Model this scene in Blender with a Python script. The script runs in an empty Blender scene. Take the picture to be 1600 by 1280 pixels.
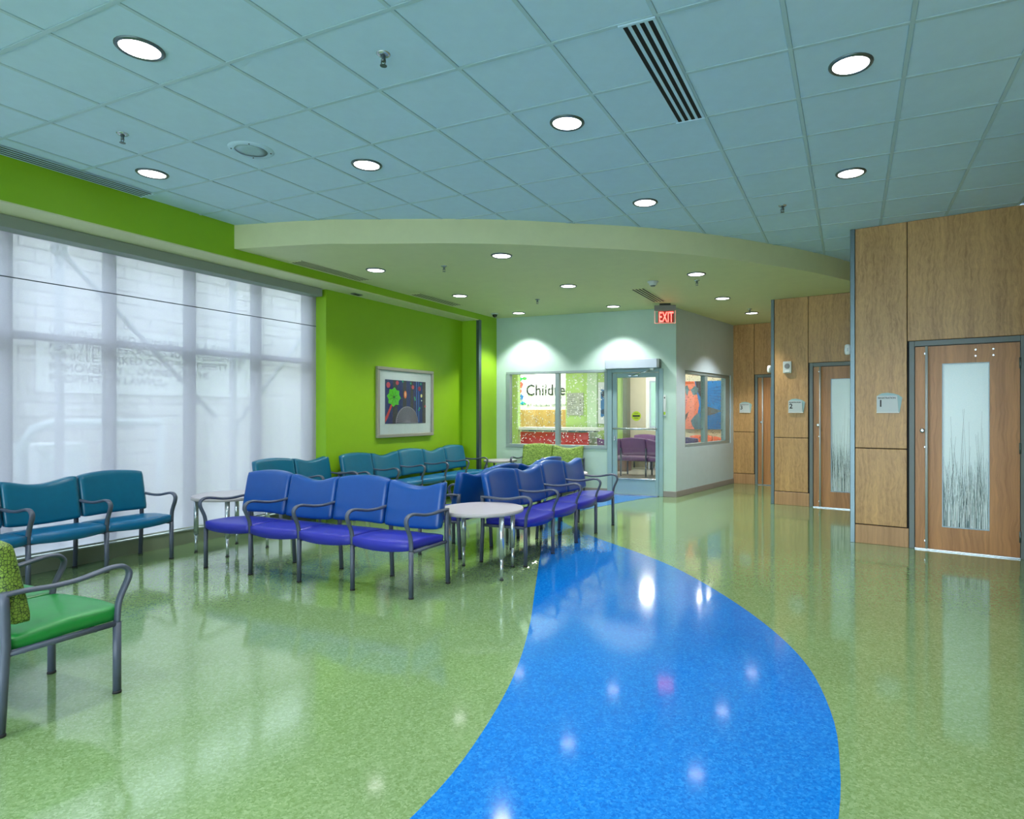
import bpy, math, random
from math import sin, cos, pi, radians, sqrt, atan2, hypot
from mathutils import Vector, Matrix, Euler

# ------------------------------------------------------------------ camera, world, exposure
SC = bpy.context.scene
COL = SC.collection
CAMH, ZC, Z2, ZS = 1.457, 3.52, 3.259, 3.155      # eye height, tile ceiling, low ceiling, soffit underside
cam = bpy.data.cameras.new('camera')
cam.sensor_fit = 'HORIZONTAL'; cam.sensor_width = 36.0
cam.lens = 976.96 / 1600 * 36.0
cam.shift_x = -(889.18 - 800) / 1600
cam.shift_y = (644.8 - 640) / 1600
cam.clip_start = 0.05; cam.clip_end = 200
camo = bpy.data.objects.new('camera', cam); COL.objects.link(camo)
camo.location = (0, 0, CAMH); camo.rotation_euler = (pi / 2, 0, 0.4232)
SC.camera = camo

world = bpy.data.worlds.new('overcast_sky'); SC.world = world; world.use_nodes = True
bg = world.node_tree.nodes['Background']
bg.inputs['Color'].default_value = (0.80, 0.88, 1.0, 1); bg.inputs['Strength'].default_value = 9.0

SC.view_settings.view_transform = 'Standard'
SC.view_settings.look = 'None'
SC.view_settings.exposure = 0.17
SC.view_settings.gamma = 1.0
SC.view_settings.use_curve_mapping = False
SC.cycles.use_denoising = True
SC.cycles.max_bounces = 6
SC.cycles.diffuse_bounces = 4
SC.cycles.use_adaptive_sampling = True
SC.cycles.adaptive_threshold = 0.03
SC.cycles.transparent_max_bounces = 12
SC.cycles.sample_clamp_indirect = 6.0
LAMP_W, LAMP_COL = 95.0, (1.0, 0.97, 0.95)

# portal that guides daylight through the tall window and the added rear glazing
def portal(loc, rot, sx, sy):
    l = bpy.data.lights.new('window_portal', 'AREA'); l.shape = 'RECTANGLE'; l.size = sx; l.size_y = sy
    l.cycles.is_portal = True
    o = bpy.data.objects.new('window_portal', l); COL.objects.link(o); o.location = loc; o.rotation_euler = rot
portal((-7.06, 1.2, 1.65), (0, -pi / 2, 0), 3.0, 10.5)
portal((-1.9, -4.38, 1.5), (pi / 2, 0, 0), 8.6, 2.9)

# ------------------------------------------------------------------ materials
def lin(c):
    f = lambda v: v / 12.92 if v <= 0.04045 else ((v + 0.055) / 1.055) ** 2.4
    return tuple(f(v / 255.0) for v in c) + (1.0,)

class NT:
    def __init__(s, name):
        s.m = bpy.data.materials.new(name); s.m.use_nodes = True
        s.t = s.m.node_tree; s.N = s.t.nodes; s.L = s.t.links
        s.p = s.N['Principled BSDF']; s.out = s.N['Material Output']
    def n(s, kind, **kw):
        x = s.N.new(kind)
        for k, v in kw.items(): setattr(x, k, v)
        return x
    def l(s, a, b): s.L.new(a, b)
    def coord(s, scale=(1, 1, 1), rot=(0, 0, 0)):
        tc = s.n('ShaderNodeTexCoord'); mp = s.n('ShaderNodeMapping')
        mp.inputs['Scale'].default_value = scale; mp.inputs['Rotation'].default_value = rot
        s.l(tc.outputs['Object'], mp.inputs['Vector']); return mp.outputs['Vector']
    def noise(s, vec, scale, detail=3, rough=0.5, dist=0.0):
        x = s.n('ShaderNodeTexNoise'); x.inputs['Scale'].default_value = scale; x.inputs['Detail'].default_value = detail
        x.inputs['Roughness'].default_value = rough; x.inputs['Distortion'].default_value = dist
        s.l(vec, x.inputs['Vector']); return x.outputs['Fac']
    def ramp(s, fac, stops):
        r = s.n('ShaderNodeValToRGB'); e = r.color_ramp.elements
        while len(e) < len(stops): e.new(0.5)
        for el, (p, c) in zip(e, stops): el.position = p; el.color = c
        s.l(fac, r.inputs['Fac']); return r.outputs['Color']
    def bump(s, h, strength, dist=0.01):
        b = s.n('ShaderNodeBump'); b.inputs['Strength'].default_value = strength; b.inputs['Distance'].default_value = dist
        s.l(h, b.inputs['Height']); s.l(b.outputs['Normal'], s.p.inputs['Normal'])

MATS = {}
def shade(c, k): return tuple(min(1.0, v * k) for v in c[:3]) + (1.0,)
def paint(name, rgb, rough=0.55, var=0.05, scale=6.0, bump=0.0, bscale=200, metal=0.0, spec=0.5, coat=0.0):
    if name in MATS: return MATS[name]
    t = NT(name); c = lin(rgb)
    f = t.noise(t.coord(), scale, 4, 0.6)
    col = t.ramp(f, [(0.25, shade(c, 1 - var)), (0.75, shade(c, 1 + var))])
    t.l(col, t.p.inputs['Base Color'])
    t.p.inputs['Roughness'].default_value = rough; t.p.inputs['Metallic'].default_value = metal
    t.p.inputs['Specular IOR Level'].default_value = spec
    t.p.inputs['Coat Weight'].default_value = coat
    if bump: t.bump(t.noise(t.coord(), bscale, 2), bump, 0.002)
    MATS[name] = t.m; return t.m

def wood(name, rgb, dark, figure, rough=0.38, warpk=0.5):
    t = NT(name)
    v = t.coord((1, 1, 1))
    warp = t.noise(v, 2.2, 3, 0.55)
    comb = t.n('ShaderNodeVectorMath', operation='MULTIPLY_ADD')
    t.l(v, comb.inputs[0]); comb.inputs[1].default_value = (1, 1, 1)
    cx = t.n('ShaderNodeCombineXYZ'); wk = t.n('ShaderNodeMath', operation='MULTIPLY'); t.l(warp, wk.inputs[0]); wk.inputs[1].default_value = warpk; t.l(wk.outputs[0], cx.inputs['X']); t.l(cx.outputs[0], comb.inputs[2])
    mp = t.n('ShaderNodeMapping'); mp.inputs['Scale'].default_value = (26, 26, 0.9); t.l(comb.outputs[0], mp.inputs['Vector'])
    grain = t.noise(mp.outputs['Vector'], 1.6, 5, 0.62, 0.4)
    mp2 = t.n('ShaderNodeMapping'); mp2.inputs['Scale'].default_value = (44, 44, 12); t.l(comb.outputs[0], mp2.inputs['Vector'])
    fleck = t.noise(mp2.outputs['Vector'], 1.0, 3, 0.65, 0.7)
    mp3 = t.n('ShaderNodeMapping'); mp3.inputs['Scale'].default_value = (7, 7, 0.5); t.l(v, mp3.inputs['Vector'])
    band = t.noise(mp3.outputs['Vector'], 1.0, 2, 0.5)
    a = t.n('ShaderNodeMath', operation='MULTIPLY'); t.l(fleck, a.inputs[0]); a.inputs[1].default_value = figure
    b = t.n('ShaderNodeMath', operation='MULTIPLY_ADD'); t.l(grain, b.inputs[0]); b.inputs[1].default_value = 0.75 - figure * 0.45; t.l(a.outputs[0], b.inputs[2])
    d = t.n('ShaderNodeMath', operation='MULTIPLY_ADD'); t.l(band, d.inputs[0]); d.inputs[1].default_value = 0.35; t.l(b.outputs[0], d.inputs[2])
    mid = 0.5 * (0.75 + figure * 0.55 + 0.35)
    col = t.ramp(d.outputs[0], [(mid - 0.20, lin(dark)), (mid + 0.01, lin(rgb)), (mid + 0.22, shade(lin(rgb), 1.30))])
    t.l(col, t.p.inputs['Base Color']); t.p.inputs['Roughness'].default_value = rough
    t.bump(grain, 0.12, 0.002)
    MATS[name] = t.m; return t.m

def floor_mat(name, base, dark, light, rough, bump=0.02):
    t = NT(name)
    v = t.coord((1, 1, 1))
    vo = t.n('ShaderNodeTexVoronoi', feature='F1'); vo.inputs['Scale'].default_value = 105
    dv = t.n('ShaderNodeVectorMath', operation='ADD'); t.l(v, dv.inputs[0])
    nz = t.n('ShaderNodeTexNoise'); nz.inputs['Scale'].default_value = 70; t.l(v, nz.inputs['Vector'])
    sc = t.n('ShaderNodeVectorMath', operation='SCALE'); t.l(nz.outputs['Color'], sc.inputs[0]); sc.inputs['Scale'].default_value = 0.03
    t.l(sc.outputs[0], dv.inputs[1]); t.l(dv.outputs[0], vo.inputs['Vector'])
    sep = t.n('ShaderNodeSeparateColor'); t.l(vo.outputs['Color'], sep.inputs[0])
    c1 = t.ramp(sep.outputs[0], [(0.05, lin(dark)), (0.45, lin(base)), (0.62, lin(base)), (0.97, lin(light))])
    big = t.noise(v, 1.1, 3, 0.5)
    mx = t.n('ShaderNodeMix', data_type='RGBA', blend_type='MULTIPLY'); mx.inputs['Factor'].default_value = 1.0
    bc = t.ramp(big, [(0.3, (0.92, 0.92, 0.92, 1)), (0.7, (1.06, 1.06, 1.06, 1))])
    t.l(c1, mx.inputs['A']); t.l(bc, mx.inputs['B']); t.l(mx.outputs['Result'], t.p.inputs['Base Color'])
    t.p.inputs['Roughness'].default_value = rough; t.p.inputs['IOR'].default_value = 1.52
    t.p.inputs['Coat Weight'].default_value = 0.35; t.p.inputs['Coat Roughness'].default_value = 0.06
    t.bump(t.noise(v, 9, 2, 0.5), bump, 0.0015)
    MATS[name] = t.m; return t.m

def emit(name, rgb, strength, base=(230, 230, 230)):
    t = NT(name); t.p.inputs['Base Color'].default_value = lin(base)
    f = t.noise(t.coord(), 30, 2)
    c = lin(rgb); t.l(t.ramp(f, [(0.3, shade(c, 0.93)), (0.7, c)]), t.p.inputs['Emission Color'])
    t.p.inputs['Emission Strength'].default_value = strength; t.p.inputs['Roughness'].default_value = 0.4
    MATS[name] = t.m; return t.m

def shade_fabric():
    t = NT('shade_fabric')
    v = t.coord((1, 1, 1))
    mp = t.n('ShaderNodeMapping'); mp.inputs['Scale'].default_value = (1, 260, 260); t.l(v, mp.inputs['Vector'])
    w = t.noise(mp.outputs['Vector'], 1.0, 2)
    col = t.ramp(w, [(0.3, (0.37, 0.37, 0.44, 1)), (0.7, (0.43, 0.43, 0.50, 1))])
    tr = t.n('ShaderNodeBsdfTranslucent'); df = t.n('ShaderNodeBsdfDiffuse'); tp = t.n('ShaderNodeBsdfTransparent')
    t.l(col, tr.inputs['Color']); df.inputs['Color'].default_value = (0.66, 0.68, 0.76, 1); tp.inputs['Color'].default_value = (0.92, 0.94, 1, 1)
    m1 = t.n('ShaderNodeMixShader'); m1.inputs[0].default_value = 0.30; t.l(tr.outputs[0], m1.inputs[1]); t.l(df.outputs[0], m1.inputs[2])
    m2 = t.n('ShaderNodeMixShader'); m2.inputs[0].default_value = 0.13; t.l(m1.outputs[0], m2.inputs[1]); t.l(tp.outputs[0], m2.inputs[2])
    t.l(m2.outputs[0], t.out.inputs['Surface']); MATS['shade_fabric'] = t.m; return t.m

def glass_clear(name, tint=(0.93, 0.97, 0.96), refl=0.10, rough=0.0):
    t = NT(name)
    tp = t.n('ShaderNodeBsdfTransparent'); tp.inputs['Color'].default_value = tint + (1,)
    gl = t.n('ShaderNodeBsdfGlossy'); gl.inputs['Roughness'].default_value = rough
    f = t.noise(t.coord(), 3, 2); t.l(t.ramp(f, [(0, (0.9, 0.95, 0.95, 1)), (1, (1, 1, 1, 1))]), gl.inputs['Color'])
    lw = t.n('ShaderNodeLayerWeight'); lw.inputs['Blend'].default_value = 0.5
    pw = t.n('ShaderNodeMath', operation='POWER'); t.l(lw.outputs['Facing'], pw.inputs[0]); pw.inputs[1].default_value = 5.0
    fr = t.n('ShaderNodeMath', operation='MULTIPLY_ADD'); t.l(pw.outputs[0], fr.inputs[0]); fr.inputs[1].default_value = 0.5; fr.inputs[2].default_value = 0.03
    m = t.n('ShaderNodeMixShader'); t.l(fr.outputs[0], m.inputs[0]); t.l(tp.outputs[0], m.inputs[1]); t.l(gl.outputs[0], m.inputs[2])
    t.l(m.outputs[0], t.out.inputs['Surface']); MATS[name] = t.m; return t.m

def frosted(name):
    t = NT(name)
    f = t.noise(t.coord(), 220, 2)
    c = t.ramp(f, [(0.3, (0.74, 0.90, 0.92, 1)), (0.7, (0.84, 0.96, 0.97, 1))])
    tr = t.n('ShaderNodeBsdfTranslucent'); t.l(c, tr.inputs['Color'])
    t.l(c, t.p.inputs['Base Color']); t.p.inputs['Roughness'].default_value = 0.25
    m = t.n('ShaderNodeMixShader'); m.inputs[0].default_value = 0.115; t.l(t.p.outputs[0], m.inputs[1]); t.l(tr.outputs[0], m.inputs[2])
    t.l(m.outputs[0], t.out.inputs['Surface']); MATS[name] = t.m; return t.m

def scales(name, light, dark, scale, squash=(1, 1, 1)):
    """upholstery with a woven cell pattern"""
    t = NT(name)
    v = t.coord(squash)
    vo = t.n('ShaderNodeTexVoronoi', feature='DISTANCE_TO_EDGE'); vo.inputs['Scale'].default_value = scale; t.l(v, vo.inputs['Vector'])
    vc = t.n('ShaderNodeTexVoronoi', feature='F1'); vc.inputs['Scale'].default_value = scale; t.l(v, vc.inputs['Vector'])
    sep = t.n('ShaderNodeSeparateColor'); t.l(vc.outputs['Color'], sep.inputs[0])
    tint = t.ramp(sep.outputs[0], [(0, shade(lin(light), 0.8)), (1, shade(lin(light), 1.2))])
    fac = t.ramp(vo.outputs['Distance'], [(0.03, (0, 0, 0, 1)), (0.11, (1, 1, 1, 1))])
    mx = t.n('ShaderNodeMix', data_type='RGBA'); t.l(fac, mx.inputs['Factor']); mx.inputs['A'].default_value = lin(dark); t.l(tint, mx.inputs['B'])
    t.l(mx.outputs['Result'], t.p.inputs['Base Color']); t.p.inputs['Roughness'].default_value = 0.5
    MATS[name] = t.m; return t.m

def brick_mat():
    t = NT('painted_brick')
    tc = t.n('ShaderNodeTexCoord'); sp = t.n('ShaderNodeSeparateXYZ'); t.l(tc.outputs['Object'], sp.inputs[0])
    cb = t.n('ShaderNodeCombineXYZ'); t.l(sp.outputs['Y'], cb.inputs['X']); t.l(sp.outputs['Z'], cb.inputs['Y'])
    b = t.n('ShaderNodeTexBrick'); t.l(cb.outputs[0], b.inputs['Vector'])
    b.inputs['Color1'].default_value = lin((205, 200, 196)); b.inputs['Color2'].default_value = lin((190, 184, 180)); b.inputs['Mortar'].default_value = lin((140, 136, 134))
    b.inputs['Scale'].default_value = 1.0; b.inputs['Brick Width'].default_value = 0.4; b.inputs['Row Height'].default_value = 0.2; b.inputs['Mortar Size'].default_value = 0.012
    t.l(b.outputs['Color'], t.p.inputs['Base Color']); t.p.inputs['Roughness'].default_value = 0.9
    MATS['painted_brick'] = t.m; return t.m

M = {}
M['green'] = paint('lime_green_paint', (138, 186, 22), 0.5, 0.03, bump=0.05)
M['cream'] = paint('olive_cast_paint', (206, 212, 166), 0.6, 0.03, bump=0.05)  # olive cast of the green bounce light is put into this base colour
M['mint'] = paint('pale_mint_wall', (178, 206, 196), 0.55, 0.03, bump=0.05)
M['pale'] = paint('pale_grey_wall', (182, 202, 212), 0.55, 0.03, bump=0.05)  # bluer and greyer than the front wall; also on the back wall
M['tile'] = paint('ceiling_tile_board', (190, 220, 238), 0.9, 0.03, 9, bump=0.5, bscale=420)  # white board; the blue cast of the light is put into its colour
M['tbar'] = paint('ceiling_grid_metal', (172, 202, 212), 0.5, 0.02)
M['wood'] = wood('figured_veneer', (186, 146, 92), (150, 110, 62), 0.5, warpk=0.16)
M['base_wood'] = wood('straight_grain_veneer', (178, 138, 94), (156, 116, 74), 0.0, warpk=0.1)
M['door_wood'] = wood('door_veneer', (182, 130, 78), (154, 104, 58), 0.05, warpk=0.12)
M['frame'] = paint('grey_door_frame_paint', (112, 122, 122), 0.45, 0.03)
M['steel'] = paint('brushed_steel', (104, 120, 124), 0.36, 0.05, 40, metal=0.9)
M['pull'] = paint('satin_pull_steel', (188, 194, 194), 0.35, 0.04, 30, metal=0.15)
M['chrome'] = paint('chrome', (190, 200, 206), 0.24, 0.03, 10, metal=0.75)
M['legpaint'] = paint('slate_grey_powder_coat', (74, 83, 100), 0.40, 0.05, 30)
M['rubber'] = paint('black_rubber', (30, 32, 36), 0.7, 0.05)
M['dark'] = paint('dark_slot_void', (10, 12, 14), 0.8, 0.05)
M['blue_back'] = paint('blue_vinyl', (10, 72, 146), 0.30, 0.06, 14, bump=0.12, bscale=60)
M['blue_seat'] = paint('violet_blue_vinyl', (34, 40, 156), 0.38, 0.06, 14, bump=0.12, bscale=60)
M['teal_back'] = paint('teal_vinyl', (6, 100, 130), 0.30, 0.06, 14, bump=0.12, bscale=60)
M['teal_seat'] = paint('teal_vinyl_for_seats', (3, 98, 142), 0.30, 0.06, 14, bump=0.12, bscale=60)
M['green_seat'] = paint('grass_green_vinyl', (24, 128, 54), 0.36, 0.06, 14, bump=0.12, bscale=60)
M['green_back'] = scales('lime_cell_pattern_fabric', (118, 146, 54), (26, 48, 18), 78, (1, 1, 0.8))
M['stripe_back'] = scales('lime_streaked_fabric', (140, 168, 76), (66, 100, 32), 44, (0.35, 1, 1.6))
M['purple'] = paint('plum_vinyl', (122, 84, 132), 0.4, 0.06, 14)
M['orange_v'] = paint('orange_vinyl', (222, 112, 84), 0.4, 0.06, 14)
M['violet_dot'] = scales('violet_dotted_fabric', (98, 84, 140), (150, 140, 180), 60)
M['laminate'] = paint('pale_grey_laminate', (182, 180, 188), 0.35, 0.04, 50)
M['edge'] = paint('table_edge_band', (168, 164, 164), 0.4, 0.03)
M['white'] = paint('white_plastic', (228, 232, 230), 0.4, 0.02)
M['offwhite'] = paint('soft_white_plastic', (196, 206, 206), 0.45, 0.02)
M['alu'] = paint('window_aluminium', (150, 168, 170), 0.4, 0.04, metal=0.35)
M['mullion'] = paint('exterior_mullion_metal', (64, 76, 86), 0.5, 0.05)
M['mintframe'] = paint('mint_door_metal', (140, 172, 178), 0.4, 0.03)
M['opbox'] = paint('silver_operator_cover', (176, 190, 204), 0.35, 0.03, metal=0.2)
M['floor'] = floor_mat('green_speckled_vinyl', (116, 146, 98), (103, 134, 84), (132, 160, 116), 0.10)
M['band'] = floor_mat('blue_speckled_vinyl', (6, 112, 200), (2, 98, 186), (30, 130, 212), 0.10)
M['lobby_floor'] = paint('pale_lobby_vinyl', (206, 204, 196), 0.12, 0.04, 20)
M['shade'] = shade_fabric()
M['valance'] = paint('grey_valance_metal', (138, 150, 142), 0.5, 0.03)
M['glass'] = glass_clear('clear_glass')
M['frosted'] = frosted('frosted_glass')
M['lamp'] = emit('lit_downlight_lens', (255, 250, 255), 5.0)
M['exit_red'] = emit('lit_exit_red', (255, 52, 40), 5.0)
M['exit_glow'] = emit('lit_exit_panel_edge', (255, 90, 70), 1.6)
M['brick'] = brick_mat()
M['galv'] = paint('galvanised_steel', (142, 148, 152), 0.5, 0.05)
M['asphalt'] = paint('pale_concrete_ground', (176, 174, 170), 0.9, 0.06, 4)
M['ink'] = paint('black_print', (24, 26, 28), 0.5, 0.03)
M['greyink'] = paint('grey_print', (120, 124, 126), 0.5, 0.03)
M['reed'] = paint('dark_reed_print', (72, 98, 100), 0.5, 0.25, 40)
M['reed2'] = paint('grey_green_reed_print', (152, 180, 180), 0.5, 0.2, 40)
M['reed3'] = paint('white_reed_print', (226, 240, 242), 0.5, 0.05, 40)
M['mat_board'] = paint('white_mat_board', (214, 216, 220), 0.8, 0.02)
M['silver'] = paint('brushed_silver_frame', (170, 168, 160), 0.35, 0.04, metal=0.5)
M['beige'] = paint('beige_lobby_paint', (214, 204, 178), 0.6, 0.03)
M['lobby_green'] = paint('light_green_lobby_paint', (176, 206, 118), 0.6, 0.03)
M['lobby_mint'] = paint('pale_green_lobby_paint', (190, 214, 180), 0.6, 0.03)
M['red'] = paint('red_desk_laminate', (196, 52, 50), 0.4, 0.05)
def flat(n, rgb, r=0.6): return paint(n, rgb, r, 0.05, 12)

# ------------------------------------------------------------------ mesh builder
class MB:
    def __init__(s): s.v = []; s.f = []; s.sm = []
    def add(s, verts, faces, smooth=False):
        o = len(s.v); s.v += [tuple(p) for p in verts]
        for f in faces: s.f.append(tuple(i + o for i in f)); s.sm.append(smooth)
        return s
    def box(s, a, b):
        x0, y0, z0 = [min(p, q) for p, q in zip(a, b)]; x1, y1, z1 = [max(p, q) for p, q in zip(a, b)]
        return s.add([(x0, y0, z0), (x1, y0, z0), (x1, y1, z0), (x0, y1, z0), (x0, y0, z1), (x1, y0, z1), (x1, y1, z1), (x0, y1, z1)],
                     [(0, 3, 2, 1), (4, 5, 6, 7), (0, 1, 5, 4), (1, 2, 6, 5), (2, 3, 7, 6), (3, 0, 4, 7)])
    def bbox(s, a, b, r=0.004):
        """box with chamfered edges along all sides"""
        x0, y0, z0 = [min(p, q) for p, q in zip(a, b)]; x1, y1, z1 = [max(p, q) for p, q in zip(a, b)]
        r = min(r, (x1 - x0) * .45, (y1 - y0) * .45, (z1 - z0) * .45)
        ring = lambda i, z: [(x0 + i, y0 + r, z), (x0 + r, y0 + i, z), (x1 - r, y0 + i, z), (x1 - i, y0 + r, z), (x1 - i, y1 - r, z), (x1 - r, y1 - i, z), (x0 + r, y1 - i, z), (x0 + i, y1 - r, z)]
        R_ = [ring(r, z0), ring(0, z0 + r), ring(0, z1 - r), ring(r, z1)]
        V = [p for q in R_ for p in q]; F = [tuple(range(7, -1, -1)), tuple(range(24, 32))]
        for k in range(3):
            for i in range(8): j = (i + 1) % 8; F.append((k * 8 + i, k * 8 + j, k * 8 + 8 + j, k * 8 + 8 + i))
        return s.add(V, F)
    def lathe(s, prof, c=(0, 0, 0), n=20, axis='z', smooth=True, cap=True):
        V = []; F = []
        for r, h in prof:
            for i in range(n):
                a = 2 * pi * i / n; p = (r * cos(a), r * sin(a), h)
                if axis == 'y': p = (p[0], p[2], -p[1])
                if axis == 'x': p = (p[2], p[1], -p[0])
                V.append((p[0] + c[0], p[1] + c[1], p[2] + c[2]))
        m = len(prof)
        for k in range(m - 1):
            for i in range(n): j = (i + 1) % n; F.append((k * n + i, k * n + j, (k + 1) * n + j, (k + 1) * n + i))
        s.add(V, F, smooth)
        if cap:
            o = len(s.v) - n * m
            s.f.append(tuple(o + i for i in range(n - 1, -1, -1))); s.sm.append(False)
            s.f.append(tuple(o + (m - 1) * n + i for i in range(n))); s.sm.append(False)
        return s
    def tube(s, path, ra, rb=None, n=8, up=(1, 0, 0), smooth=True):
        """sweep an oval (ra along 'up' side, rb across) along path"""
        rb = rb or ra; P = [Vector(p) for p in path]; U = Vector(up); V = []; F = []
        for k, p in enumerate(P):
            d = (P[min(k + 1, len(P) - 1)] - P[max(k - 1, 0)]).normalized()
            a = (U - d * U.dot(d)).normalized(); b = d.cross(a)
            for i in range(n):
                t = 2 * pi * i / n; V.append(p + a * (ra * cos(t)) + b * (rb * sin(t)))
        for k in range(len(P) - 1):
            for i in range(n): j = (i + 1) % n; F.append((k * n + i, k * n + j, (k + 1) * n + j, (k + 1) * n + i))
        s.add(V, F, smooth)
        o = len(s.v) - n * len(P)
        s.f.append(tuple(o + i for i in range(n - 1, -1, -1))); s.sm.append(False)
        s.f.append(tuple(o + (len(P) - 1) * n + i for i in range(n))); s.sm.append(False)
        return s
    def prism(s, poly, a, b, axis='z'):
        """polygon (list of 2d) extruded from a to b; axis z -> (x,y), axis y -> (x,z)"""
        n = len(poly)
        if axis == 'z': V = [(x, y, a) for x, y in poly] + [(x, y, b) for x, y in poly]
        elif axis == 'y': V = [(x, a, z) for x, z in poly] + [(x, b, z) for x, z in poly]
        else: V = [(a, y, z) for y, z in poly] + [(b, y, z) for y, z in poly]
        F = [tuple(range(n - 1, -1, -1)), tuple(range(n, 2 * n))] + [(i, (i + 1) % n, n + (i + 1) % n, n + i) for i in range(n)]
        return s.add(V, F)
    def mesh(s, name, mats):
        me = bpy.data.meshes.new(name); me.from_pydata(s.v, [], s.f)
        me.polygons.foreach_set('use_smooth', s.sm)
        me.materials.append(mats); me.validate(); me.update()
        import bmesh
        b = bmesh.new(); b.from_mesh(me); bmesh.ops.recalc_face_normals(b, faces=b.faces); b.to_mesh(me); b.free()
        return me
    def build(s, name, mat, parent=None, loc=None, rot=None):
        return link(name, s.mesh(name, mat), parent, loc, rot)

def link(name, data, parent=None, loc=None, rot=None):
    o = bpy.data.objects.new(name, data); COL.objects.link(o)
    if parent: o.parent = parent
    if loc: o.location = loc
    if rot: o.rotation_euler = rot
    return o
def tag(o, label=None, cat=None, group=None, kind=None):
    if label: o['label'] = label
    if cat: o['category'] = cat
    if group: o['group'] = group
    if kind: o['kind'] = kind
    return o
def thing(name, label, cat, loc=(0, 0, 0), rz=0, group=None, kind=None):
    return tag(link(name, None, None, loc, (0, 0, rz)), label, cat, group, kind)
def copy_tree(o, parent=None):
    c = o.copy(); COL.objects.link(c)
    if parent: c.parent = parent
    for ch in list(o.children): copy_tree(ch, c)
    return c
def B(a, b): return MB().box(a, b)
def BB(a, b, r=0.004): return MB().bbox(a, b, r)
_fonts = {}
def text(name, s, size, mat, parent, loc, rot=(pi / 2, 0, 0), align='LEFT', ext=0.001, sx=1.0, off=0.0):
    cu = bpy.data.curves.new(name, 'FONT'); cu.body = s; cu.size = size; cu.align_x = align; cu.extrude = ext; cu.resolution_u = 3; cu.offset = off
    t = bpy.data.objects.new(name, cu); COL.objects.link(t)
    bpy.context.view_layer.update()
    me = bpy.data.meshes.new_from_object(t.evaluated_get(bpy.context.evaluated_depsgraph_get()))
    bpy.data.objects.remove(t); me.materials.clear(); me.materials.append(mat)
    o = link(name, me, parent, loc, rot); o.scale = (sx, 1, 1)
    if len(s) > 1: o['kind'] = 'stuff'
    return o
def spline(pts, n=8):
    out = []; P = [Vector(p) for p in pts]
    for i in range(len(P) - 1):
        p0, p1, p2, p3 = P[max(i - 1, 0)], P[i], P[i + 1], P[min(i + 2, len(P) - 1)]
        for k in range(n):
            t = k / n
            out.append(0.5 * ((2 * p1) + (p2 - p0) * t + (2 * p0 - 5 * p1 + 4 * p2 - p3) * t * t + (3 * p1 - p0 - 3 * p2 + p3) * t ** 3))
    out.append(P[-1]); return out

# ------------------------------------------------------------------ the setting: floor
XB, XG, XW = -6.185, -6.54, -6.72      # bulkhead face, green wall, window curb
tag(B((-7.0, -4.2, -0.05), (4.4, 17.0, 0)).build('floor', M['floor']), 'glossy green speckled vinyl floor', 'floor', kind='structure')
Lb = [(-1.55, 0.6), (-1.46, 1.2), (-1.44, 1.81), (-1.5, 2.3), (-1.69, 3.0), (-1.99, 3.76), (-2.38, 4.6), (-2.99, 5.91), (-3.4, 6.75), (-3.8, 7.5), (-4.08, 8.3), (-4.08, 9.2), (-3.92, 10.44)]
Rb = [(-0.5, 0.6), (-0.22, 1.3), (-0.08, 1.9), (-0.04, 2.44), (-0.04, 2.79), (-0.08, 3.25), (-0.23, 3.85), (-0.51, 4.43), (-0.93, 5.06), (-1.46, 5.71), (-1.99, 6.2), (-2.69, 6.75), (-3.29, 7.33), (-3.6, 7.75), (-3.70, 8.2), (-3.56, 8.93), (-3.23, 10.09), (-3.02, 10.5)]
def ribbon(L, R_, n=90):
    def res(P):
        S = spline([(x, y, 0) for x, y in P], 12); d = [0]
        for a, b in zip(S, S[1:]): d.append(d[-1] + (b - a).length)
        o = []; k = 0
        for i in range(n + 1):
            t = d[-1] * i / n
            while k < len(S) - 2 and d[k + 1] < t: k += 1
            u = (t - d[k]) / max(1e-9, d[k + 1] - d[k]); o.append(S[k].lerp(S[k + 1], min(1, u)))
        return o
    a, b = res(L), res(R_); V = [(p.x, p.y, 0.002) for p in a] + [(p.x, p.y, 0.002) for p in b]; m = n + 1
    return MB().add(V, [(i, m + i, m + i + 1, i + 1) for i in range(n)])
tag(ribbon(Lb, Rb).build('floor_inlay', M['band']), 'winding bright blue band inlaid in the green floor', 'floor', kind='structure')

# ------------------------------------------------------------------ tile ceiling with its grid
GX, GY, T = -4.5826, 2.5351, 0.61
ceil = tag(B((XB, -4.2, ZC + 0.03), (4.4, 10.6, ZC + 0.12)).build('ceiling', M['tile']), 'suspended ceiling of square grid tiles with a blue light cast in their colour', 'ceiling', kind='structure')
def arc_y(x):   # plan curve of the low ceiling's front edge
    A = [(-6.19, 4.76), (-5.19, 5.0), (-4.78, 5.17), (-3.91, 5.54), (-3.3, 5.86), (-2.8, 6.2), (-2.14, 6.66), (-1.54, 7.2), (-0.92, 7.95), (-0.44, 8.62), (-0.02, 9.36), (0.35, 10.15)]
    for (a, b), (c, d) in zip(A, A[1:]):
        if a <= x <= c: return b + (d - b) * (x - a) / (c - a)
    return A[0][1] if x < A[0][0] else 99
tile_me = BB((-T / 2 + .010, -T / 2 + .010, 0), (T / 2 - .010, T / 2 - .010, 0.022), 0.005).mesh('ceiling_tile', M['tile'])
cut = {}
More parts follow.
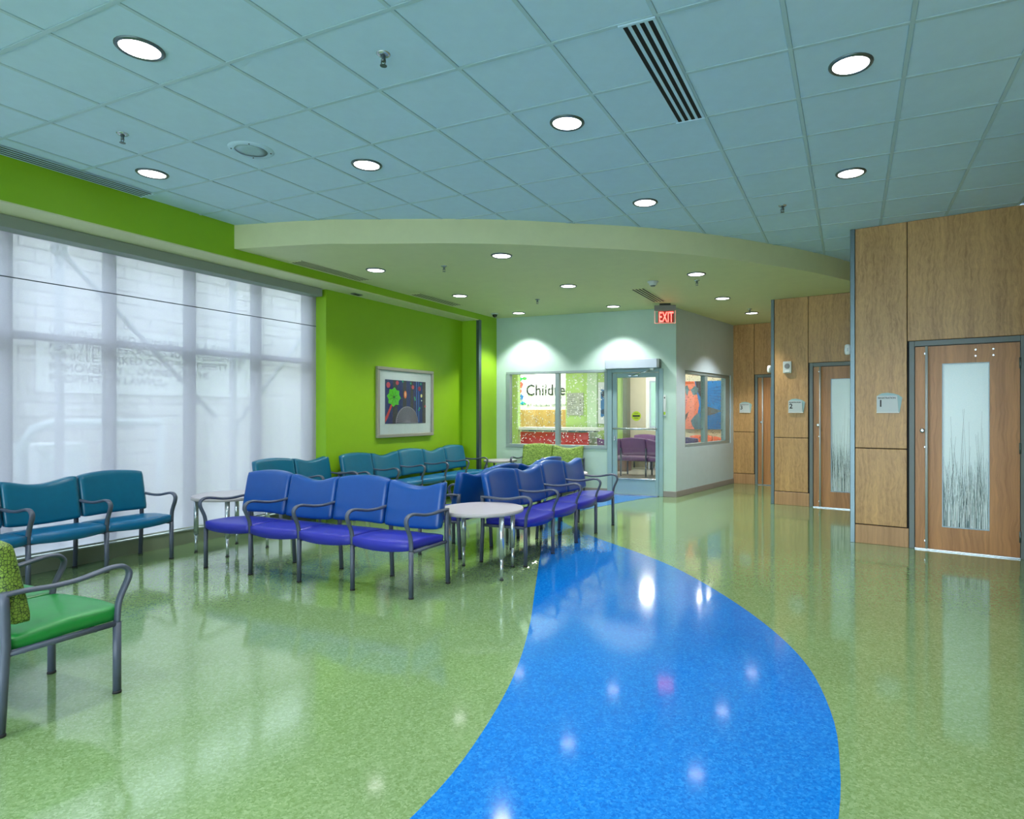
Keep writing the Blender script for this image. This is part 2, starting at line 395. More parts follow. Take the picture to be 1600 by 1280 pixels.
for i in range(-3, 12):
    x0, x1 = GX + T * i, GX + T * (i + 1)
    if x1 <= XB: continue
    for j in range(-3, 14):
        y0, y1 = GY + T * j, GY + T * (j + 1)
        if y0 > max(arc_y(x0), arc_y(min(x1, 0.3))) + 0.02 and x1 < 0.9: continue
        if x0 > 0.2 and y0 > 7.9: continue
        if x0 > 1.5 and y0 > 5.2: continue
        if x0 < XB:
            key = 'edge'
            if key not in cut: cut[key] = BB((XB - GX - T * i + 0.003, .010, 0), (T - .010, T - .010, 0.022), 0.005).mesh('ceiling_tile', M['tile'])
            link('ceiling_tile', cut[key], ceil, (x0, y0, ZC))
        else: link('ceiling_tile', tile_me, ceil, (x0 + T / 2, y0 + T / 2, ZC))
for i in range(-2, 13):
    x = GX + T * i; y1 = min(10.3, arc_y(x) + 0.05) if x < 0.3 else (7.9 if x < 1.6 else 5.4)
    B((x - .012, GY - 3 * T, ZC - .004), (x + .012, y1, ZC + .03)).build('grid_bar', M['tbar'], ceil)
A0 = [(-6.19, 4.76), (-5.19, 5.0), (-4.78, 5.17), (-3.91, 5.54), (-3.3, 5.86), (-2.8, 6.2), (-2.14, 6.66), (-1.54, 7.2), (-0.92, 7.95), (-0.44, 8.62), (-0.02, 9.36), (0.35, 10.15)]
def arc_x(y):
    for (a, b), (c, d) in zip(A0, A0[1:]):
        if b <= y <= d: return a + (c - a) * (y - b) / (d - b)
    return XB
for j in range(-3, 14):
    y = GY + T * j
    x0 = XB if y < 4.76 else arc_x(y) - 0.05
    x1 = 2.7 if y < 5.3 else (1.7 if y < 7.9 else 0.28)
    if x1 > x0: B((x0, y - .012, ZC - .0045), (x1, y + .012, ZC + .03)).build('grid_bar', M['tbar'], ceil)

# low painted ceiling with the curved front edge
arc = [(p.x, p.y) for p in spline([(x, y, 0) for x, y in A0], 6)]
def low_ceiling():
    m = MB(); poly = arc + [(0.6, 10.6), (0.6, 13.6), (-2.4, 13.6), (-2.8, 10.62), (XB, 10.42)]
    return m.prism(poly, Z2, ZC + 0.02)
tag(low_ceiling().build('ceiling_lower', M['cream']), 'lower plaster ceiling tinted olive for bounced light, with a long curved front edge', 'ceiling', kind='structure')

# ------------------------------------------------------------------ window side
m = MB(); m.box((-7.0, -4.2, ZS), (XB, 9.72, 4.0)); m.box((-7.0, 6.43, 0), (XG, 9.72, ZS)); m.box((-7.0, 9.72, 0), (XB, 10.45, 4.0))
tag(m.build('wall_left', M['green']), 'lime green wall with a deep bulkhead over the window', 'wall', kind='structure')
tag(B((XW - .03, -4.2, ZS - 0.012), (XB + .002, 9.72, ZS - 0.0005)).build('trim_1', M['cream']), 'pale underside of the green bulkhead above the shades', 'trim', kind='structure')
t = thing('trim_2', 'brushed steel guard on the corner of the green pier', 'trim', (XB, 9.72, 0), kind='structure')
B((-.05, -.004, 0), (.004, -.0005, ZS)).build('guard_leaf', M['steel'], t)
B((.0005, -.004, 0), (.004, .085, ZS)).build('guard_leaf', M['steel'], t)
tag(B((XW - .2, -4.2, 0), (XW, 6.43, .15)).build('trim_3', paint('grey_green_curb_paint', (126, 140, 116), 0.5)), 'low grey green curb under the shaded window', 'trim', kind='structure')
sl = tag(B((XW - .2, -4.2, .1505), (XW + .012, 6.43, .162)).build('trim_4', paint('pale_sill_metal', (206, 216, 222), 0.25, metal=0.3)), 'thin bright metal sill along the window curb', 'trim', kind='structure')
w1 = thing('window_1', 'tall wide window of dark mullions behind the translucent shade', 'window', (-6.80, 0, 0), kind='structure')
ys = [-4.0, -2.18, -1.31, -0.44, .43, 1.30, 2.17, 3.03, 3.89, 4.73, 5.60, 6.40]
for y in ys: BB((-.11, y - .065, .162), (0.03, y, ZS), .006).build('mullion', M['mullion'], w1)
for y0, y1 in zip(ys, ys[1:]):
    BB((-.10, y0 + .001, 2.125), (0.02, y1 - .066, 2.19), .006).build('transom', M['mullion'], w1)
    B((-.056, y0 + .001, .17), (-.05, y1 - .066, 2.124)).build('pane', M['glass'], w1)
    B((-.056, y0 + .001, 2.191), (-.05, y1 - .066, ZS - .013)).build('pane', M['glass'], w1)
rs = thing('roller_shade', 'translucent white roller shade filling the tall window', 'shade', (0, 0, 0))
MB().add([(-6.715, -3.9, .185), (-6.715, 6.42, .185), (-6.715, 6.42, 3.09), (-6.715, -3.9, 3.09)], [(0, 1, 2, 3)]).build('fabric', M['shade'], rs)
B((-6.716, -3.9, 2.640), (-6.708, 6.42, 2.648)).build('seam', paint('dark_seam', (60, 70, 78), 0.6), rs)
B((-6.725, -3.9, .170), (-6.705, 6.42, .188)).build('hem_bar', M['offwhite'], rs)
BB((-6.74, -3.95, 3.035), (-6.55, 6.375, 3.142), .004).build('valance', M['valance'], rs)

# outside, seen faintly through the shade
tag(B((-30, -14, -.3), (-7.0, 24, -.25)).build('ground', M['asphalt']), 'pale concrete yard outside the window', 'ground', kind='structure')
tag(B((-30, -34, -.3), (20, -14.01, -.25)).build('ground_bounce_far', M['asphalt']), 'unseen pale ground added behind the viewpoint to bounce daylight', 'ground', kind='structure')  # unseen ground, added to bounce sky light indoors
tag(B((-6.99, -14, -.3), (20, -4.36, -.25)).build('ground_bounce_near', M['asphalt']), 'unseen pale ground added outside the rear glazing to bounce daylight', 'ground', kind='structure')  # added by the rear glazing so daylight bounces up to the ceiling
tag(B((-11.0, -12, -.25), (-10.6, 10.2, 4.6)).build('wall_outside', M['brick']), 'pale painted brick wall across the yard', 'wall', kind='structure')
sg = thing('parking_notice', 'large painted parking notice on the brick wall outside', 'sign', (-10.57, 0, 0))
B((-.02, 5.0, 1.75), (0, 8.6, 2.75)).build('board', flat('pale_notice_board', (214, 214, 212)), sg)
for k, s_ in enumerate(['WHICH IS USED PRIMARILY AS A PARKING', 'FOR VEHICLES UNLESS SUCH PERSON HAS', 'VEHICLE PARKED ON THE PROPERTY OR', 'REMOVED BY ... OWNER OF THE', 'PROPERTY IS LAWFUL']):
    text('lettering', s_, .17, flat('grey_notice_ink', (58, 54, 66)), sg, (.004, 5.15, 2.56 - .165 * k), rot=(pi / 2, 0, pi / 2), sx=1.0)
pr = thing('pipe_railing', 'white bent pipe railing in the yard outside', 'railing', (-9.4, 0, -.25))
MB().tube([(0, 4.3, 0), (0, 4.3, 1.3), (0, 4.42, 1.5), (0, 4.6, 1.56), (0, 6.0, 1.56)], .06, n=10).build('rail', M['offwhite'], pr)
MB().tube([(0, 6.0, 0), (0, 6.0, 1.6)], .05, n=10).build('post', M['offwhite'], pr)
ub = thing('utility_box', 'pale metal utility box by the brick wall outside', 'box', (-9.8, 4.8, -.25))
BB((-.3, -.3, 0), (.3, .3, 1.3), .02).build('cabinet', M['white'], ub); B((.3, -.25, .1), (.312, .25, 1.2)).build('door', M['offwhite'], ub)
for k, (ya, za, yb, zb, what) in enumerate([(4.3, 3.4, 6.3, 1.4, 'descending'), (6.6, 1.2, 8.4, 3.3, 'rising')]):
    br = thing('steel_brace', '%s diagonal steel brace seen through the shade' % what, 'brace', (-8.6, 0, 0), group='steel braces in the yard')
    MB().tube([(0, ya, za), (0, yb, zb)], .035, n=8).build('bar', M['galv'], br)
    BB((-.06, ya - .06, za - .06), (.06, ya + .06, za + .06)).build('bracket', M['galv'], br)
    MB().tube([(0, ya, -.25), (0, ya, 3.9)], .05, n=8).build('post', M['galv'], br)
cb = thing('canopy_beam', 'long steel canopy beam high outside the window', 'beam', (-8.6, 0, 3.9))
BB((-.08, -6, 0), (.08, 9.9, .22), .01).build('beam', M['galv'], cb); B((-.14, -6, .22), (.14, 9.9, .24)).build('flange', M['galv'], cb)

# ------------------------------------------------------------------ lobby wall (front) with window and door
FA, FP = 0.055, (XB, 10.35)
def front(name, mb, mat, parent=None): return mb.build(name, mat, parent)
m = MB(); d = .14
m.box((-.3, 0, 0), (.205, d, Z2)); m.box((.205, 0, 0), (2.222, d, .80)); m.box((.205, 0, 2.228), (2.222, d, Z2)); m.box((2.222, 0, 2.222), (3.236, d, Z2)); m.box((3.236, 0, 0), (3.458, d, Z2))
tag(m.build('wall_front', M['mint'], None, (FP[0], FP[1], 0), (0, 0, FA)), 'pale mint wall holding the lobby window and glass door', 'wall', kind='structure')
w2 = thing('window_2', 'wide lobby window with speckled film beside the glass door', 'window', (FP[0], FP[1], 0), FA, kind='structure')
for a, b in (((.206, -.012, .802), (2.22, .10, .865)), ((.206, -.012, 2.178), (2.22, .10, 2.226)), ((.206, -.012, .866), (.285, .10, 2.177)), ((1.213, -.006, .866), (1.292, .10, 2.177)), ((2.165, -.012, .866), (2.22, .10, 2.177))):
    BB(a, b, .004).build('frame_bar', M['alu'], w2)
for a, b in ((.286, 1.212), (1.293, 2.164)): B((a, .045, .866), (b, .053, 2.177)).build('pane', M['glass'], w2)
def dots(x0, x1, z0, z1, n, seed, y, r=(.006, .014)):
    rnd = random.Random(seed); m = MB()
    for k in range(n):
        x = rnd.uniform(x0 + .01, x1 - .01); z = rnd.uniform(z0 + .01, z1 - .01); q = rnd.uniform(*r)
        m.add([(x + q * cos(2 * pi * i / 6), y, z + q * sin(2 * pi * i / 6)) for i in range(6)], [tuple(range(6))])
    return m
dt = dots(.30, 1.20, .88, 2.16, 300, 1, .0425); dt.v += []; o = dt.build('dot_film', M['white'], w2); o['kind'] = 'stuff'
o = dots(1.30, 2.15, .88, 2.16, 320, 2, .0425).build('dot_film', M['white'], w2); o['kind'] = 'stuff'

d1 = thing('door_1', 'pale metal glass lobby door with push bar under the exit sign', 'door', (FP[0], FP[1], 0), FA, kind='structure')
for a, b in (((2.224, -.02, 0), (2.312, .12, 2.22)), ((3.162, -.02, 0), (3.234, .12, 2.22)), ((2.313, -.02, 2.165), (3.161, .12, 2.22))): BB(a, b, .004).build('door_frame', M['mintframe'], d1)
lf = BB((2.318, 0, .015), (2.398, .045, 2.155), .003).build('stile', M['mintframe'], d1)
BB((3.098, 0, .015), (3.156, .045, 2.155), .003).build('stile', M['mintframe'], d1)
BB((2.399, 0, .015), (3.097, .045, .275), .003).build('bottom_rail', M['mintframe'], d1); BB((2.399, 0, 2.075), (3.097, .045, 2.155), .003).build('top_rail', M['mintframe'], d1)
B((2.399, .018, .276), (3.097, .026, 2.074)).build('pane', M['glass'], d1)
BB((2.399, -.008, .276), (3.097, .012, .298), .002).build('glazing_bead', M['chrome'], d1)
pb = MB().tube([(2.345, -.06, 1.173), (3.135, -.06, 1.173)], .016, n=10, up=(0, 0, 1)).build('push_bar', M['chrome'], d1)
for x in (2.36, 3.12): BB((x - .012, -.06, 1.16), (x + .012, 0, 1.186)).build('bar_mount', M['chrome'], d1)
BB((2.226, -.16, 2.226), (3.157, 0, 2.385), .006).build('operator_cover', M['opbox'], d1)
BB((3.157, -.158, 2.23), (3.20, 0, 2.38), .004).build('operator_end_cap', M['frame'], d1)
MB().tube([(3.06, -.10, 2.20), (2.68, -.05, 2.10)], .012, n=8, up=(0, 0, 1)).build('operator_arm', M['chrome'], d1)
BB((3.03, -.13, 2.19), (3.09, -.05, 2.226)).build('arm_pivot', M['white'], d1); BB((2.62, -.06, 2.09), (2.80, 0, 2.115)).build('arm_track', M['chrome'], d1)
B((2.32, -.05, .003), (3.155, .06, .014)).build('threshold', M['chrome'], d1)
BB((2.345, -.018, .96), (2.375, 0, 1.04)).build('lock_plate', M['chrome'], d1)
st = MB().lathe([(.085, 0), (.085, .002)], (2.75, .0155, 1.395), 24, 'y').build('round_sticker', flat('yellow_green_sticker', (178, 200, 40)), d1)
B((2.685, .0120, 1.385), (2.815, .0125, 1.412)).build('sticker_band', M['ink'], st); 
for z in (1.44, 1.355): B((2.715, .0120, z), (2.785, .0125, z + .008)).build('sticker_line', M['ink'], st)
cr = thing('card_reader', 'slim card reader on the mint wall beside the door', 'reader', (FP[0] + 3.262 * cos(FA), FP[1] + 3.262 * sin(FA), 1.40), FA)
BB((-.022, -.022, 0), (.022, 0, .36), .004).build('body', M['offwhite'], cr); BB((-.016, -.026, .02), (.016, -.022, .07), .002).build('keypad', flat('reader_lime', (150, 190, 40)), cr); BB((-.010, -.026, .30), (.010, -.022, .325), .002).build('indicator', M['ink'], cr)

# side wall of the lobby block
SA, SP = 1.3714, (-2.737, 10.545)
m = MB(); e = .14
m.box((0, 0, 0), (.36, e, Z2)); m.box((.36, 0, 0), (2.53, e, .835)); m.box((.36, 0, 2.21), (2.53, e, Z2)); m.box((2.53, 0, 0), (3.05, e, Z2))
tag(m.build('wall_side', M['pale'], None, (SP[0], SP[1], 0), (0, 0, SA)), 'pale grey side wall of the lobby block with a window', 'wall', kind='structure')
w3 = thing('window_3', 'two pane window in the side wall of the lobby block', 'window', (SP[0], SP[1], 0), SA, kind='structure')
for a, b in (((.362, .02, .837), (2.528, .12, .895)), ((.362, .02, 2.150), (2.528, .12, 2.208)), ((.362, .02, .896), (.42, .12, 2.149)), ((1.30, .03, .896), (1.42, .12, 2.149)), ((2.30, .02, .896), (2.528, .12, 2.149))):
    BB(a, b, .004).build('frame_bar', M['alu'], w3)
for a, b in ((.421, 1.299), (1.421, 2.299)): B((a, .065, .896), (b, .073, 2.149)).build('pane', M['glass'], w3)
for a, b, sd in ((.421, 1.299, 5), (1.421, 2.299, 6)):
    o = dots(a, b, .90, 2.14, 170, sd, .0625).build('dot_film', M['greyink'], w3); o['kind'] = 'stuff'
bb = thing('baseboard_front', 'grey rubber base along the lobby block', 'baseboard', (0, 0, 0), kind='structure')
greyb = paint('grey_rubber_base', (140, 136, 134), 0.5)
o = BB((3.237, -.012, 0), (3.468, -.0005, .10), .003).build('base_strip', greyb, bb, (FP[0], FP[1], 0), (0, 0, FA))
BB((-.3, -.012, 0), (2.222, -.0005, .10), .003).build('base_strip', greyb, bb, (FP[0], FP[1], 0), (0, 0, FA))
BB((-.01, -.012, 0), (3.0, -.0005, .10), .003).build('base_strip', greyb, bb, (SP[0], SP[1], 0), (0, 0, SA))

# ------------------------------------------------------------------ registration bays (sawtooth veneer walls)
BA = -0.15
ux, uy = cos(BA), sin(BA)
BAYS = [((.035, 7.73), 1.68, '1', ZC), ((-1.12, 10.43), 1.66, '2', Z2), ((-2.305, 13.18), 1.66, '3', Z2)]
NW = {'1': 'nearest', '2': 'middle', '3': 'farthest'}
def bay(idx, P, W, num, H):
    near = NW[num]
    w = thing('wall_right', '%s figured wood veneer wall around registration door %s' % (near, num), 'wall', (P[0], P[1], 0), BA, kind='structure')
    # carcass behind the panels with the door opening left free
    mb = MB(); mb.box((.0, .02, 0), (.543, .14, H)); mb.box((.543, .02, 2.225), (1.575, .14, H)); mb.box((1.575, .02, 0), (W, .14, H))
    mb.build('carcass', M['dark'], w)
    g = .004
    BB((.012, 0, 1.066), (.523, .019, H - .003), .003).build('upper_panel', M['wood'], w)
    BB((.012, 0, .215), (.523, .019, 1.056), .003).build('lower_panel', M['wood'], w)
    BB((.012, -.006, 0), (.541, .019, .205), .003).build('base_panel', M['base_wood'], w)
    BB((.530, 0, 2.228), (W - .002, .019, H - .003), .003).build('header_panel', M['wood'], w)
    BB((1.580, 0, .215), (W - .002, .019, 2.224), .003).build('side_panel', M['wood'], w)
    BB((1.580, -.006, 0), (W - .002, .019, .205), .003).build('base_panel', M['base_wood'], w)
    # door
    dr = thing('door_%d' % (idx + 2), 'wooden registration door %s with a tall reed printed glass' % num, 'door', (P[0], P[1], 0), BA, kind='structure')
    for a, b in (((.546, -.012, 0), (.597, .13, 2.222)), ((1.521, -.012, 0), (1.573, .13, 2.222)), ((.598, -.012, 2.166), (1.520, .13, 2.222))): BB(a, b, .003).build('door_frame', M['frame'], dr)
    mb = MB(); y0, y1 = .012, .056
    for a, b in (((.602, y0, .014), (.85, y1, 2.160)), ((1.265, y0, .014), (1.516, y1, 2.160)), ((.85, y0, .014), (1.265, y1, .252)), ((.85, y0, 1.972), (1.265, y1, 2.160))): mb.box(a, b)
    leaf = mb.build('door_leaf', M['door_wood'], dr)
    for a, b in (((.597, .058, 0), (.63, .075, 2.166)), ((1.49, .058, 0), (1.521, .075, 2.166)), ((.63, .058, 2.14), (1.49, .075, 2.166)), ((.63, .058, .0), (1.49, .075, .03))): B(a, b).build('door_stop', M['frame'], dr)
    gp = B((.851, .026, .253), (1.264, .036, 1.971)).build('glass_panel', M['frosted'], dr)
    for a, b in (((.850, .010, .252), (.858, .026, 1.972)), ((1.257, .010, .252), (1.265, .026, 1.972)), ((.858, .010, .252), (1.257, .026, .260)), ((.858, .010, 1.964), (1.257, .026, 1.972))): B(a, b).build('glazing_bead', M['steel'], dr)
    rnd = random.Random(40 + idx)
    for nm, mt, n, hmin, hmax, wd in (('white_reed_print', M['reed3'], 60, .30, .70, .006), ('reed_print', M['reed'], 56, .18, .72, .0034), ('pale_reed_print', M['reed2'], 130, .15, .72, .0055), ('tall_reed_print', M['reed'], 16, .70, 1.25, .0032)):
        mb = MB()
        for k in range(n):
            x = rnd.uniform(.862, 1.252); h = rnd.uniform(hmin, hmax) ; lean = rnd.uniform(-.05, .05); ww = wd * rnd.uniform(.5, 1.1)
            yy = .0250 - {'pale_reed_print': 0, 'white_reed_print': .0004}.get(nm, .0002)
            V = []; z0 = .262 + (rnd.uniform(0, .35) if h < .45 else 0)
            for q in range(5):
                t_ = q / 4; xx = min(1.255, max(.860, x + lean * t_ * t_)); hw = ww * (1 - t_ * .85) / 2 + .0003
                V += [(xx - hw, yy, z0 + h * t_), (xx + hw, yy, z0 + h * t_)]
            mb.add(V, [(2 * q, 2 * q + 1, 2 * q + 3, 2 * q + 2) for q in range(4)])
        o = mb.build(nm, mt, gp); o['kind'] = 'stuff'
    h = MB().tube([(.712, -.062, .022), (.712, -.062, 2.158)], .0135, n=12, up=(1, 0, 0)).build('pull_handle', M['pull'], dr)
    for z in (2.08, 1.094, .104): MB().lathe([(.011, .012), (.011, -.062)], (.700, 0, z), 10, 'y').build('handle_mount', M['chrome'], h)
    MB().lathe([(.026, .012), (.026, .0), (.018, -.012), (.010, -.014)], (.670, 0, 1.265), 16, 'y').build('lock_cylinder', M['chrome'], dr)
    for z in (1.95, 1.10, .22):
        hg = MB().tube([(1.5185, -.006, z - .055), (1.5185, -.006, z + .055)], .010, n=10).build('hinge', M['steel'], dr)
    for x in (1.145, 1.297):
        for z in (2.04, 2.104): MB().lathe([(.010, .012), (.009, .008)], (x, 0, z), 12, 'y').build('bolt_cap', M['chrome'], dr)
    B((.60, -.015, .002), (1.52, .056, .013)).build('threshold', M['chrome'], dr)
    # room sign
    s = thing('room_sign', 'registration sign numbered %s on the %s veneer panel' % (num, near), 'sign', (P[0], P[1], 0), BA, group='registration signs')
    MB().prism([(.238, 1.456), (.455, 1.456), (.480, 1.62), (.445, 1.648), (.40, 1.664), (.34, 1.674), (.28, 1.668), (.245, 1.648), (.238, 1.63)], -.010, -.0005, 'y').build('back_plate', paint('aqua_sign_backing', (150, 186, 188), 0.4), s)
    MB().prism([(.231, 1.462), (.446, 1.462), (.432, 1.642), (.231, 1.642)], -.018, -.0105, 'y').build('face_plate', M['offwhite'], s)
    BB((.229, -.022, 1.452), (.452, -.011, 1.463), .002).build('silver_rail', M['white'], s)
    text('lettering', 'REGISTRATION', .0255, M['ink'], s, (.243, -.0186, 1.608), ext=.0006, off=.0006)
    text('numeral', num, .105, M['ink'], s, (.245, -.0186, 1.522), ext=.0006, off=.002)
    # steel edge post
    p = thing('trim_%d' % (idx + 5), 'tall brushed steel edge post of the %s veneer wall' % near, 'trim', (P[0], P[1], 0), BA, kind='structure')
    BB((-.040, -.012, 0), (.0095, .05, H - .001), .003).build('post', M['steel'], p)
    # return wall running back to the next bay
    r = MB(); r.box((-.035, .051, 0), (.10, .20, H)); 
    return w
for i, (P, W, num, H) in enumerate(BAYS): bay(i, P, W, num, H)
RA = SA
def return_wall(P, L_, H, name):
    o = B((0, -.10, 0), (L_, 0, H)).build(name, M['wood'], None, (P[0] + .012, P[1] + .055, 0), (0, 0, RA))
    return tag(o, 'veneer side of the %s registration bay' % ('nearest' if P[1] < 9 else 'middle'), 'wall', kind='structure')
return_wall((.035, 7.73), 2.50, ZC, 'wall_return'); return_wall((-1.12, 10.43), 2.50, Z2, 'wall_return')
# enclosure out of view: right wall, wall behind the camera
m = MB(); m.box((1.72, 4.9, 0), (1.86, 7.5, ZC)); m.box((1.2, 4.85, 0), (2.9, 5.0, ZC)); m.box((2.8, -4.2, 0), (2.95, 4.95, ZC))
tag(m.build('wall_far_right', M['wood']), 'veneer wall continuing beyond the frame', 'wall', kind='structure')
m = MB(); m.box((-7.0, -4.35, 0), (-6.2, -4.2, ZC + .3)); m.box((2.4, -4.35, 0), (4.4, -4.2, ZC + .3)); m.box((-6.2, -4.35, 3.0), (2.4, -4.2, ZC + .3)); m.box((-6.2, -4.35, 0), (2.4, -4.2, .12))
w4 = thing('rear_fill_glazing', 'unseen glazing added behind the viewpoint to let in daylight', 'window', (0, -4.28, 0), kind='structure')  # invented glazing, unseen; lets daylight reach the tile ceiling
for k in range(8): BB((-6.2 + 1.2 * k, -.05, .12), (-6.14 + 1.2 * k, .05, 3.0), .005).build('mullion', M['mullion'], w4)
for k in range(7): B((-6.139 + 1.2 * k, -.004, .121), (-5.001 + 1.2 * k, .004, 2.999)).build('pane', M['glass'], w4)
tag(m.build('wall_back', M['pale']), 'pale wall behind the viewpoint', 'wall', kind='structure')
# small sensors on the steel posts, wall speaker
for (x, y, z), what in (((-.008, 7.74, 2.166), 'nearest'), ((-1.163, 10.44, 2.15), 'middle')):
    s = thing('motion_sensor', 'small white sensor on the %s steel post' % what, 'sensor', (x, y, z), BA, group='post sensors')
    MB().lathe([(.020, -.055), (.030, -.04), (.034, 0), (.030, .05), (.018, .062)], (-.025, 0, 0), 14).build('body', M['white'], s)
    BB((-.03, -.038, -.02), (-.015, -.025, .02), .003).build('lens', M['offwhite'], s)
s = thing('wall_alarm', 'small square alarm sounder above registration sign 2', 'alarm', (-1.12 + .154 * ux, 10.43 + .154 * uy, 2.077), BA)
BB((0, -.045, 0), (.13, -.0005, .185), .008).build('body', M['offwhite'], s)
MB().lathe([(.042, 0), (.038, -.006)], (.065, -.045, .11), 18, 'y').build('grille', M['greyink'], s); BB((.03, -.050, .015), (.10, -.045, .04), .002).build('strobe', M['white'], s)

# ------------------------------------------------------------------ ceiling fixtures
def lamp(x, y, z, label, n, wash=False):
    t = thing('downlight', label, 'downlight', (x, y, z), 0, 'recessed downlights')
    MB().lathe([(.100, -.004), (.106, -.012), (.116, -.012), (.124, -.004), (.124, .0)], (0, 0, 0), 28, cap=False).build('trim_ring', M['steel'], t)
    MB().lathe([(.1045, -.006), (.1045, -.004)], (0, 0, 0), 28).build('lens', M['lamp'], t)
    l = bpy.data.lights.new('downlight_light', 'SPOT'); l.energy = LAMP_W; l.color = LAMP_COL; l.spot_size = radians(118); l.spot_blend = .65; l.shadow_soft_size = .06 if wash else .09
    if z < ZC: l.energy = LAMP_W * 1.35
    if wash: l.energy = LAMP_W * 1.6; l.spot_size = radians(104); l.spot_blend = .45
    o = bpy.data.objects.new('downlight_light', l); COL.objects.link(o); o.parent = t; o.location = (0, 0, -.03)
main = [(-3.67, 2.23, 'largest downlight at the top left of the tile ceiling'), (0.0, 4.06, 'large downlight at the top right of the tile ceiling'), (-1.84, 4.05, 'downlight between the speaker row and the black slot grille'),
        (-5.49, 3.44, 'downlight beside the long wall grille above the shades'), (-3.67, 4.05, 'downlight just right of the round ceiling speaker'), (-1.84, 5.90, 'tile ceiling downlight nearest the curved edge'),
        (0.0, 5.90, 'downlight above the nearest veneer wall')]
for k, (x, y, lb) in enumerate(main): lamp(x, y, ZC, lb, k)
low = [(-3.65, 6.22, 'front downlight of the low olive ceiling'), (-5.47, 6.20, 'low ceiling downlight beside the first slot grille'), (-5.49, 8.09, 'low ceiling downlight by the second slot grille over the art'),
       (-3.66, 8.10, 'middle downlight of the low olive ceiling'), (-1.83, 8.09, 'right downlight of the low olive ceiling beside a sprinkler'), (-1.84, 9.97, 'low ceiling downlight right of the exit sign'),
       (-3.67, 9.97, 'low ceiling downlight washing the wall over the glass door'), (-5.47, 9.93, 'low ceiling downlight washing the mint wall over the window'), (-1.63, 11.66, 'farthest downlight in front of registration 3')]
for k, (x, y, lb) in enumerate(low): lamp(x, y, Z2, lb, k, k >= 5)
for x, y in ((-5.49, 0.4), (-3.67, 0.4), (-1.84, 0.4), (0, 0.4), (1.83, 0.4), (-1.84, 2.23), (0, 2.23), (1.83, 2.23), (-3.67, -1.6), (0, -1.6)): lamp(x, y, ZC, 'recessed downlight of the tile ceiling outside the picture', 0)

def sprinkler(x, y, z, label):
    t = thing('sprinkler', label, 'sprinkler', (x, y, z), 0, 'ceiling sprinklers')
    MB().lathe([(.012, -.012), (.030, -.010), (.040, -.002), (.040, 0)], (0, 0, 0), 18).build('escutcheon', M['chrome'], t)
    MB().lathe([(.012, -.045), (.010, -.03), (.014, -.012)], (0, 0, 0), 10).build('body', M['steel'], t)
    for s_ in (-1, 1): MB().tube([(s_ * .013, 0, -.03), (s_ * .016, 0, -.05), (s_ * .004, 0, -.066)], .003, n=6, up=(0, 1, 0)).build('frame_arm', M['steel'], t)
    MB().lathe([(.020, -.070), (.020, -.067)], (0, 0, 0), 14).build('deflector', M['steel'], t)
for x, y, z, lb in ((-2.45, 2.84, ZC, 'sprinkler at the top middle of the tile ceiling'), (-4.91, 2.86, ZC, 'sprinkler left of the round ceiling speaker'), (-.62, 6.55, ZC, 'sprinkler near the veneer wall on the tile ceiling'),
                    (-4.56, 6.38, Z2, 'sprinkler between the two front low ceiling downlights'), (-4.55, 8.87, Z2, 'sprinkler deep in the low ceiling above the mint wall'), (-1.91, 8.48, Z2, 'sprinkler beside the right low ceiling downlight'), (-1.60, 11.2, Z2, 'farthest sprinkler in front of registration 3')):
    sprinkler(x, y, z, lb)
t = thing('ceiling_speaker', 'round white ceiling speaker with a perforated grille', 'speaker', (-4.29, 3.45, ZC), 0)
MB().lathe([(.118, -.010), (.158, -.008), (.166, 0)], (0, 0, 0), 36, cap=False).build('rim', M['tile'], t)
MB().lathe([(.117, -.007), (.06, -.011), (.005, -.012)], (0, 0, 0), 36).build('grille', paint('speaker_grille', (158, 190, 200), 0.7, 0.2, 300), t)
for k in range(4): MB().lathe([(.005, -.013), (.005, -.009)], (.14 * cos(pi / 4 + k * pi / 2), .14 * sin(pi / 4 + k * pi / 2), 0), 8).build('screw', M['rubber'], t)

def grille(x0, x1, y0, y1, z, n, label, slat=None):
    t = thing('slot_grille', label, 'grille', ((x0 + x1) / 2, (y0 + y1) / 2, z), 0, 'linear slot grilles')
    w, l = (x1 - x0) / 2, (y1 - y0) / 2
    B((-w, -l, -.003), (w, l, -.001)).build('backing', M['dark'], t)
    p = 2 * w / n; bar = p * .42
    for k in range(n + 1):
        x = -w + p * k; a, b = max(-w - .01, x - bar / 2), min(w + .01, x + bar / 2)
        B((a, -l, -.0052), (b, l, -.0035)).build('slat', slat or M['tile'], t)
    for s_ in (-1, 1): B((-w - .01, s_ * l, -.010), (w + .01, s_ * (l + .015), -.001)).build('end_bar', slat or M['tile'], t)
grille(-1.12, -.935, 3.155, 4.355, ZC - .004, 4, 'black slotted air grille in the middle of the tile ceiling')
grille(-6.16, -5.975, 0.6, 3.75, ZC - .004, 4, 'long air grille along the top of the green bulkhead')
grille(-6.12, -5.93, 5.45, 6.61, Z2, 4, 'slot grille nearest the shades on the low ceiling', M['cream'])
grille(-6.12, -5.93, 7.68, 8.80, Z2, 4, 'slot grille above the framed picture on the low ceiling', M['cream'])
grille(-2.93, -2.73, 8.68, 9.85, Z2, 4, 'black slot grille pointing at the exit sign', M['cream'])
t = thing('security_camera', 'small dark dome camera in the corner of the low ceiling', 'camera', (-5.9, 9.81, Z2))
MB().lathe([(.058, -.022), (.066, -.018), (.066, 0)], (0, 0, 0), 20).build('housing', M['offwhite'], t)
MB().lathe([(.004, -.072), (.022, -.068), (.036, -.055), (.044, -.036), (.046, -.0225)], (0, 0, 0), 20).build('dome', paint('smoked_dome', (16, 20, 22), 0.1), t)
